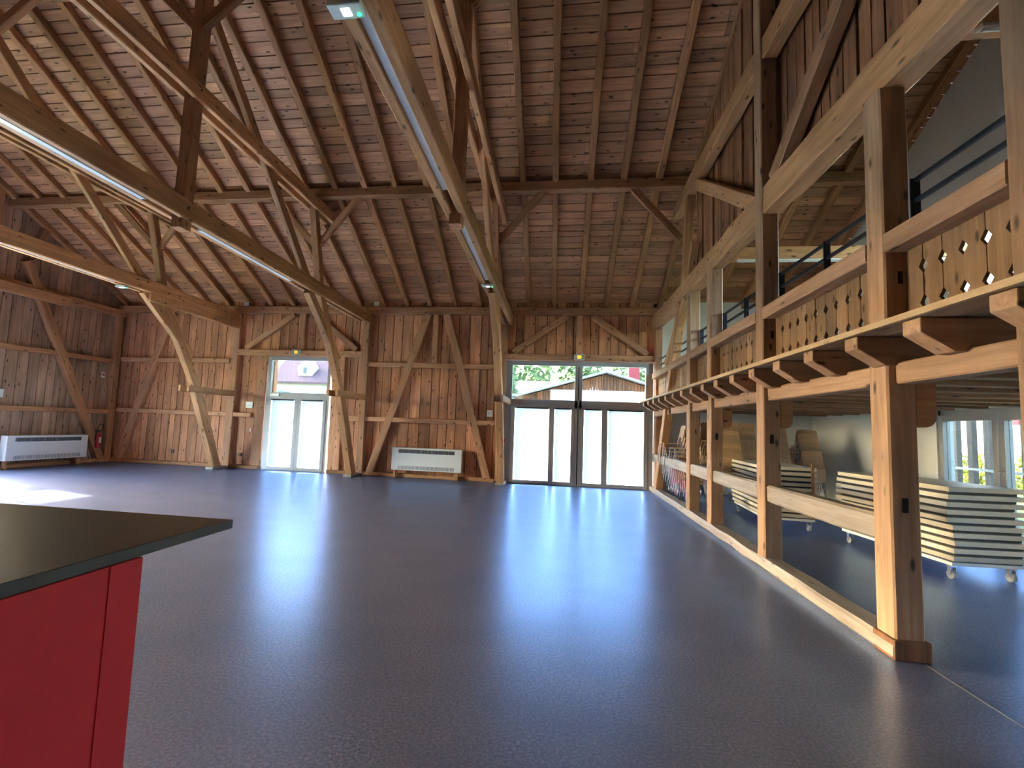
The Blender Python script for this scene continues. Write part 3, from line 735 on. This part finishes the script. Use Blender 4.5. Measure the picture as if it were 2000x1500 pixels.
fan_coil('radiator', Matrix.Translation((XL + .42, 10.8, .20)) @ Matrix.Rotation(math.pi / 2, 4, 'Z'), 'white fan coil radiator against the left gable wall', 2.0)
# fire extinguisher
t = empty('fire_extinguisher', (XL + .2, 12.30, .42), 'dark red fire extinguisher hanging in the left corner', 'fire extinguisher')
m = MB(); m.tube([(0, 0, 0), (0, 0, .02), (0, 0, .36), (0, 0, .41), (0, 0, .44)], [.06, .075, .075, .045, .02], 16); m.build('cylinder', REDP, t, smooth=True)
m = MB(); m.box(-.02, .02, -.03, .03, .44, .49); m.box(-.012, .012, -.12, .02, .485, .50); m.box(-.012, .012, -.1, .02, .455, .465); m.build('valve', BLK, t)
m = MB(); m.tube([(0, .02, .46), (0, .1, .52), (0, .14, .6), (0, .08, .68), (0, .0, .66), (0, -.04, .55), (0, -.08, .4), (0, -.09, .2)], .012, 8); m.build('hose', BLK, t, smooth=True)
m = MB(); m.box(.06, .077, -.03, .03, .14, .3); m.build('sticker', WHITE, t)
def plate(name, loc, sx, sz, axis, mat, lab, cat, extra=None):
    t = empty(name, loc, lab, cat); m = MB()
    if axis == 'y': m.box(-sx / 2, sx / 2, -.012, .012, -sz / 2, sz / 2)
    else: m.box(-.012, .012, -sx / 2, sx / 2, -sz / 2, sz / 2)
    m.build('panel', mat, t, bevel=.004)
    if extra:
        for (a, b, c, e, mt, nm) in extra:
            m = MB()
            if axis == 'y': m.box(a, b, -.016, -.012, c, e)
            else: m.box(.012, .016, a, b, c, e)
            m.build(nm, mt, t)
    return t
GREYT = simple('grey_print', (.25, .28, .3), .6); SIGNR = simple('sign_red', (.6, .03, .04), .5)
plate('notice_board', (-8.78, D - .02, 1.81), .21, .18, 'y', WHITE, 'small white box on the far wall left of the left door', 'control box', [(-.07, .07, -.03, -.02, GREYT, 'print_line')])
plate('notice_board', (-1.78, D - .02, 1.80), .15, .17, 'y', WHITE, 'small white notice on the far wall left of the right truss foot', 'notice', [(-.05, .05, -.02, -.012, GREYT, 'print_line'), (-.05, .05, .02, .028, GREYT, 'print_line')])
plate('notice_board', (XL + .016, 9.80, 1.80), .2, .2, 'x', WHITE, 'white box on the left gable wall at the photo edge', 'control box')
plate('extinguisher_sign', (XL + .016, 12.42, 2.52), .1, .16, 'x', WHITE, 'small white and red sign above the extinguisher', 'sign', [(-.035, .035, -.02, .05, SIGNR, 'symbol')])
plate('alarm_button', (-8.66, D - .02, 1.09), .10, .10, 'y', SIGNR, 'small red and white call point left of the left door', 'alarm button', [(-.045, .01, -.045, .045, WHITE, 'cover')])
plate('alarm_button', (-1.36, D - .22, 1.1), .07, .09, 'y', SIGNR, 'small red call point on the stud left of the wide doors', 'alarm button')
for x, w in ((-11.1, 'left'), (-8.95, 'right')):
    plate('socket', (x, D - .02, .38), .09, .09, 'y', BLK, 'black wall socket low on the far wall, the %s one' % w, 'socket', [(-.02, .02, -.02, .02, GREYT, 'insert')])
for x, w in ((-9.0, 'left of the two'), (-5.05, 'right of the two')):
    plate('speaker_box', (x, D - .2, 4.74), .14, .12, 'y', WHITE, 'tiny white sensor box on the wall plate, %s' % w, 'sensor')
EXG = simple('exit_sign_green', (.12, .35, .15), .4); EXY = simple('exit_sign_lamp', (.9, .6, .1), .4, emit=(1, .5, .04), es=.10)
for x, w in ((-7.36, 'left glazed door'), (.54, 'wide glazed doors')):
    t = empty('exit_sign', (x, D - .19, 3.34), 'small lit exit sign on the header over the %s' % w, 'exit sign', 'exit signs over the doors')
    m = MB(); m.box(-.13, .13, -.01, .03, -.075, .075); m.build('case', WHITE, t, bevel=.005)
    m = MB(); m.box(-.115, .115, -.013, -.009, -.06, .06); m.build('green_panel', EXG, t)
    m = MB(); m.box(-.055, .055, -.017, -.012, -.045, .045); m.build('lit_window', EXY, t, bevel=.003)
    m = MB(); m.poly([(.075, -.017, -.03), (.105, -.017, 0), (.075, -.017, .03)], [(.075, -.013, -.03), (.105, -.013, 0), (.075, -.013, .03)])
    m.box(-.1, -.075, -.017, -.013, -.03, .03); m.build('arrow', WHITE, t)
# bar counter
t = empty('bar_counter', (-2.4, .6, 0), 'bar counter with black worktop and glossy red front in the left foreground', 'counter')
def rel(m): return m
m = MB(); m.box(-1.4, 1.0, -2.2, 1.4, .962, 1.0); wt = m.build('worktop', [BLACKTOP], t, bevel=.002)
m = MB(); m.box(1.0, 1.0025, -2.2, 1.4, .963, .999); m.build('edge_strip', TOPEDGE, wt)
m = MB(); m.box(-1.2, 1.0, -2.1, .80, .0, .962); m.box(1.0, 1.012, -2.1, .80, 0, .962); m.build('red_panel', RED, t)
m = MB(); m.box(1.012, 1.016, .80, .92, 0, .962); m.box(-1.2, 1.014, .805, .92, 0, .962); m.build('red_end_panel', RED, t)

# ---------------------------------------------------------------- stacked folding tables on trolleys
def folding_table():
    t = empty('folding_table', (0, 0, 0))
    m = MB(); m.box(-.39, .39, -.93, .93, .0, .052); m.build('table_top', BEECH, t, bevel=.004)
    m = MB(); m.box(-.34, .34, -.88, .88, -.027, .0); m.build('gap_shade', METALD, t)  # dark box added as shade in the gap under each stacked top
    for s in (-1, 1):
        m = MB()
        m.tube([(-.3, s * .75, -.014), (.3, s * .75, -.014)], .012, 6); m.tube([(-.3, s * .75, -.014), (-.27, s * .1, -.014)], .012, 6)
        m.tube([(.3, s * .75, -.014), (.27, s * .1, -.014)], .012, 6); m.build('folded_leg', STEEL, t)
    return t
proto = folding_table(); index_children(proto); first = True
def trolley(x, y, rz, lab):
    t = empty('table_trolley', (x, y, 0), lab, 'trolley', 'table trolleys', rz)
    m = MB(); m.box(-.36, .36, -.9, .9, .155, .19); m.build('frame', WHITE, t)
    for sx in (-.3, .3):
        for sy in (-.82, .82):
            m = MB(); m.box(sx - .03, sx + .03, sy - .03, sy + .03, .13, .155); m.box(sx - .032, sx - .026, sy - .02, sy + .02, .05, .14); m.box(sx + .026, sx + .032, sy - .02, sy + .02, .05, .14)
            cs_ = m.build('caster', STEEL, t)
            m = MB(); m.tube([(sx - .018, sy, .05), (sx + .018, sy, .05)], .05, 16); m.build('wheel', CASTER, cs_, smooth=False)
    return t
stacks = [(4.53, 6.89, math.radians(4.0), 'the near stack behind the big post', 10), (3.76, 9.28, math.radians(-5), 'the farther stack behind the second post', 10)]
for si, (x, y, rz, w, n) in enumerate(stacks):
    trolley(x, y, rz, 'trolley on casters carrying %s of folding tables' % w)
    for k in range(n):
        if first: tt = proto; first = False
        else: tt = copy_tree(proto)
        dx = (.03 if k < 5 else (-.02 if k < 9 else .0)) if si == 0 else random.uniform(-.015, .015)
        tt.location = (x + dx + random.uniform(-.006, .006), y + random.uniform(-.01, .01), .208 + k * .0815); tt.rotation_euler = (0, 0, rz)
        pos = 'topmost' if k == n - 1 else ('lowest' if k == 0 else '%s from the floor' % ORD[k])
        tag(tt, 'pale folding table, %s in %s' % (pos, w), 'folding table', 'folding tables stacked on trolleys')
# strap on the far stack
m = MB(); m.box(-.02, .02, -.006, .006, 0, .86); sb = m.build('strap', OLDX, M=Matrix.Translation((3.99, 8.30, .2)) @ Matrix.Rotation(math.radians(-5), 4, 'Z')); tag(sb, 'dark upright batten strapped to the farther stack of tables', 'strap')

# ---------------------------------------------------------------- stacking chairs
def chair():
    t = empty('stacking_chair', (0, 0, 0))
    m = MB()
    pr = [(-.2, .448), (-.1, .442), (.1, .442), (.19, .452), (.21, .44), (.19, .44), (.1, .43), (-.1, .43), (-.2, .436)]
    m.poly([(-.2, a, b) for a, b in pr], [(.2, a, b) for a, b in pr]); m.build('seat', PLY, t, bevel=.004)
    m = MB(); pts = []
    for k in range(13):
        a = math.pi * k / 12; pts.append((.205 * math.copysign(abs(math.cos(a)) ** .35, math.cos(a)), .72 + .13 * math.sin(a) ** .5))
    pts += [(-.205, .60), (-.17, .575), (.17, .575), (.205, .60)]
    m.poly([(px, -.245 - (pz - .57) * .16, pz) for px, pz in pts], [(px, -.233 - (pz - .57) * .16, pz) for px, pz in pts]); m.build('backrest', PLY, t)
    for s in (-1, 1):
        m = MB(); m.tube([(s * .225, .22, 0), (s * .215, .19, .43), (s * .21, .1, .425)], .011, 8); m.build('leg', CHROME, t)
        m = MB(); m.tube([(s * .235, -.28, 0), (s * .22, -.2, .43), (s * .19, -.25, .66), (s * .19, -.262, .76)], .011, 8); m.build('leg', CHROME, t)
    return t
cp = chair(); index_children(cp); first = True
cst = [(2.9, 10.75, 90, 9, 0, 'sideways stack beside the leaning post'), (2.86, 11.45, 90, 10, 0, 'sideways stack behind the leaning post'),
       (3.42, 11.6, 178, 11, 0, 'left stack behind the fourth post'),
       (3.48, 10.5, 0, 11, 0, 'stack right behind the third post'),
       (3.92, 10.85, 1, 11, 0, 'stack between third and second post'),
       (4.55, 10.9, -2, 11, 0, 'stack just left of the second post'),
       (5.2, 11.0, 2, 10, 0, 'stack just right of the second post'),
       (5.6, 12.2, -90, 6, 0, 'low sideways stack by the plaster corner')]
for (x, y, rz, n, z, w) in cst:
    R = math.radians(rz)
    for k in range(n):
        if first: c = cp; first = False
        else: c = copy_tree(cp)
        fy = .034 * k
        c.location = (x - math.sin(R) * fy, y + math.cos(R) * fy, .088 * k); c.rotation_euler = (0, 0, R)
        pos = 'topmost' if k == n - 1 else ('lowest' if k == 0 else '%s from the floor' % ORD[k])
        tag(c, 'plywood chair, %s in the %s' % (pos, w), 'chair', 'stacked plywood chairs in the aisle')

# ---------------------------------------------------------------- outside
m = MB(); m.box(-160, 160, -80, 200, -.35, -.12); gr = struct(m.build('lawn', GRASS))
m = MB()
m.poly([(-20, D + .3, -.12), (10, D + .3, -.12), (12, 19, -.12), (-34, 22, -.12)], [(-20, D + .3, -.10), (10, D + .3, -.10), (12, 19, -.10), (-34, 22, -.10)])
struct(m.build('forecourt', ASPH))
m = MB(); m.box(-45, 60, 26, 30, -.12, -.09); struct(m.build('road', ASPH))
# rising meadow behind the barn
bm = bmesh.new(); bmesh.ops.create_grid(bm, x_segments=30, y_segments=12, size=1)
for v in bm.verts:
    x = v.co.x * 70 + 15; y = (v.co.y + 1) * 45 + 50; v.co = V((x, y, max(0, (y - 52)) * .2 + math.sin(x * .1) * .8 - .4))
me = bpy.data.meshes.new('hillside'); bm.to_mesh(me); bm.free(); struct(mkobj('hillside', me, GRASS))
HW = simple('white_render', (.75, .75, .73), .8); TILE = two_tone('purple_roof_tiles', (.14, .085, .10), (.20, .13, .15), 8); CYAN = simple('cyan_shutter', (.08, .35, .42), .6)
WING = simple('window_dark_glass', (.12, .17, .2), .2)
b = V((-24, 45, 0)); t = empty('house', b, 'white house with purple tiled roof and one dormer seen through the left door', 'house')
def H(name, mat, *boxes, parent=None):
    m = MB()
    for bx_ in boxes: m.box(*bx_)
    return m.build(name, mat, parent or t)
H('wall', HW, (-4.2, 9, 0, 9, -.3, 5.2))
m = MB(); m.poly([(-4.6, -.5, 4.95), (9.4, -.5, 4.95), (9.4, 5, 9.6), (-4.6, 5, 9.6)], [(-4.6, -.5, 5.15), (9.4, -.5, 5.15), (9.4, 5, 9.8), (-4.6, 5, 9.8)]); m.build('roof', TILE, t)
m = MB(); m.poly([(-4.6, 5, 9.6), (9.4, 5, 9.6), (9.4, 10, 4.95), (-4.6, 10, 4.95)], [(-4.6, 5, 9.8), (9.4, 5, 9.8), (9.4, 10, 5.15), (-4.6, 10, 5.15)]); m.build('roof', TILE, t)
m = MB(); m.poly([(-4.2, 0, 5), (-4.2, 9, 5), (-4.2, 4.8, 9.5)], [(-4.0, 0, 5), (-4.0, 9, 5), (-4.0, 4.8, 9.5)]); m.build('gable', HW, t)
m = MB(); pr = [(-1.75, 5.8), (-.35, 5.8), (-.2, 6.75), (-1.05, 7.4), (-1.9, 6.75)]
m.poly([(a, .2, z) for a, z in pr], [(a, 3.2, z) for a, z in pr]); dm = m.build('dormer', HW, t)
m = MB(); m.box(-1.25, -.9, .15, .2, 6.05, 6.65); m.build('dormer_window', WING, dm)
H('shutter', CYAN, (-3.7, -3.2, -.06, 0, 2.9, 4.2)); H('shutter', CYAN, (-2.0, -1.6, -.06, 0, .7, 2.2)); H('shutter', CYAN, (2.4, 2.9, -.06, 0, 3.0, 4.2))
H('window', WING, (.4, 1.3, -.05, 0, 3.0, 4.1)); H('window', WING, (-3.2, -2.4, -.05, 0, 2.95, 4.15)); H('window', WING, (3.0, 3.9, -.05, 0, 3.0, 4.15))
RUST = wood('barn_boards', (.42, .15, .06), (.13, .085, .06), 'Z', knots=.3, stain=.9, sc=.25)
b = V((2.7, 28, 0)); t = empty('barn', b, 'low barn with rusty boarded gable and white lower wall seen through the wide doors', 'barn')
m = MB()
xs = split_planks(-4.7, 4.7, .13, .2)
for u0, u1 in zip(xs[:-1], xs[1:]):
    f = lambda u: 4.66 - abs(u) * .295
    m.poly([(u0 + .01, 0, 2.6), (u1 - .01, 0, 2.6), (u1 - .01, 0, f(u1)), (u0 + .01, 0, f(u0))], [(u0 + .01, .05, 2.6), (u1 - .01, .05, 2.6), (u1 - .01, .05, f(u1)), (u0 + .01, .05, f(u0))])
m.build('boarded_gable', RUST, t)
H('wall', HW, (-3.1, 4.7, -.02, 9, -.3, 3.72)); H('side_wall', RUST, (-4.7, -3.1, .05, 9, -.3, 3.2))
for s in (-1, 1):
    m = MB(); m.poly([(0, -.5, 4.72), (s * 5.2, -.5, 4.72 - 5.2 * .295), (s * 5.2, 9.5, 4.72 - 5.2 * .295), (0, 9.5, 4.72)],
                     [(0, -.5, 4.84), (s * 5.2, -.5, 4.84 - 5.2 * .295), (s * 5.2, 9.5, 4.84 - 5.2 * .295), (0, 9.5, 4.84)])
    m.build('roof', simple('grey_roof_sheet', (.42, .42, .44), .6), t)
H('gutter', STEEL, (-5.25, -5.1, -.5, 9.5, 3.1, 3.25))
t = empty('shed', (-6, 44, 0), 'white walled shed with pale roof behind the barn', 'shed')
H('wall', HW, (-2, 14, 0, 8, -.3, 4.6)); m = MB(); m.poly([(-2.4, -.5, 4.6), (14.4, -.5, 4.6), (14.4, 8.5, 6.4), (-2.4, 8.5, 6.4)], [(-2.4, -.5, 4.75), (14.4, -.5, 4.75), (14.4, 8.5, 6.55), (-2.4, 8.5, 6.55)]); m.build('roof', HW, t)
t = empty('chimney_stack', (6.4, 42, 0), 'tall red brick chimney above the barn roof', 'chimney')
H('shaft', simple('brick_red', (.35, .06, .07), .8), (-.45, .45, 0, .9, 0, 8.3)); H('cap', HW, (-.55, .55, -.1, 1, 8.3, 8.5))
def tree(x, y, z, h, r, seed, lab):
    rr = random.Random(seed); t = empty('leafy_tree', (x, y, z), lab, 'tree', 'trees on the slope outside')
    m = MB(); m.tube([(0, 0, -.5), (.1, 0, h * .3), (0, .1, h * .7)], [.28, .2, .08], 8); m.build('trunk', OLDX, t)
    bm = bmesh.new()
    for k in range(260):
        th = rr.uniform(0, 2 * math.pi); u = rr.uniform(-1, 1); q = rr.random() ** .35 * r
        c = V((q * math.sqrt(1 - u * u) * math.cos(th), q * math.sqrt(1 - u * u) * math.sin(th), h * .68 + u * q * h * .32 / r * 1.1))
        s = rr.uniform(.25, .6)
        a = V((rr.uniform(-1, 1), rr.uniform(-1, 1), rr.uniform(-1, 1))).normalized(); bb = a.orthogonal().normalized()
        vs_ = [bm.verts.new(c + (a * math.cos(q2) * s + bb * math.sin(q2) * s * .6)) for q2 in (0, 1.2, 2.4, 3.6, 4.9)]
        bm.faces.new(vs_)
    me = bpy.data.meshes.new('crown'); bm.to_mesh(me); bm.free(); mkobj('crown', me, LEAF, t)
for i, (x, y, z, h, r, w) in enumerate([(-4.5, 33, -.3, 6.5, 2.0, 'round green tree left of the barn'), (-3.4, 58, 1, 9, 3.4, 'dark green tree above the white shed roof'), (3, 74, 4, 9, 3, 'tree on the slope above the barn ridge'),
        (10, 70, 3.4, 9, 3, 'tree right of the red chimney'), (15, 64, 2.4, 8, 3, 'rightmost tree above the barn'), (6, 92, 8, 10, 4, 'farthest tree on the hilltop'), (-12, 70, 3.5, 9, 3.6, 'tree left of the shed on the slope')]):
    tree(x, y, z, h, r, i + 3, w)
timber('porch_post', (-9.22, 14.6, -.1), (-9.22, 14.6, 4.4), .26, .2, (1, 0, 0), OAKX, label='orange timber porch post outside the left door', cat='post')
# slat screen, hedge and house outside the right wall
SLATW = wood('slat_wood', (.22, .18, .15), (.14, .11, .09), 'Z')
t = empty('slat_screen', (8.6, 8.2, -.12), 'row of upright grey slats outside the aisle doors', 'screen')
for k in range(22):
    m = MB(); m.box(-.05, .05, -4 + k * .40, -3.87 + k * .40, 0, 2.7); m.build('slat', SLATW, t)
for z in (1.05, 2.6): m = MB(); m.box(-.09, -.05, -4.1, 4.8, z, z + .05); m.build('rail', METAL, t)
bm = bmesh.new(); rr = random.Random(4)
for k in range(2600):
    c = V((rr.uniform(-.5, .5), rr.uniform(-7, 7), rr.uniform(0, 1.2))); a = V((rr.uniform(-1, 1), rr.uniform(-1, 1), rr.uniform(-1, 1))).normalized(); bb = a.orthogonal().normalized(); s = .09
    bm.faces.new([bm.verts.new(c + a * s), bm.verts.new(c + bb * s), bm.verts.new(c - a * s), bm.verts.new(c - bb * s)])
me = bpy.data.meshes.new('hedge'); bm.to_mesh(me); bm.free()
hd = mkobj('hedge', me, HEDGE, None, Matrix.Translation((16, 16, -.1))); tag(hd, 'yellow green hedge beyond the slats outside the aisle doors', 'hedge')
t = empty('house', (24, 26, 0), 'pale house with red shutters beyond the hedge, seen through the aisle doors', 'house')
H('wall', HW, (0, 8, -12, 12, -.3, 6))
for yy in (-6, -1.5, 3, 7.5): H('shutter', SIGNR, (-.06, 0, yy, yy + .7, 2.6, 4.0)); H('window', WING, (-.05, 0, yy + .7, yy + 1.6, 2.6, 4.0))
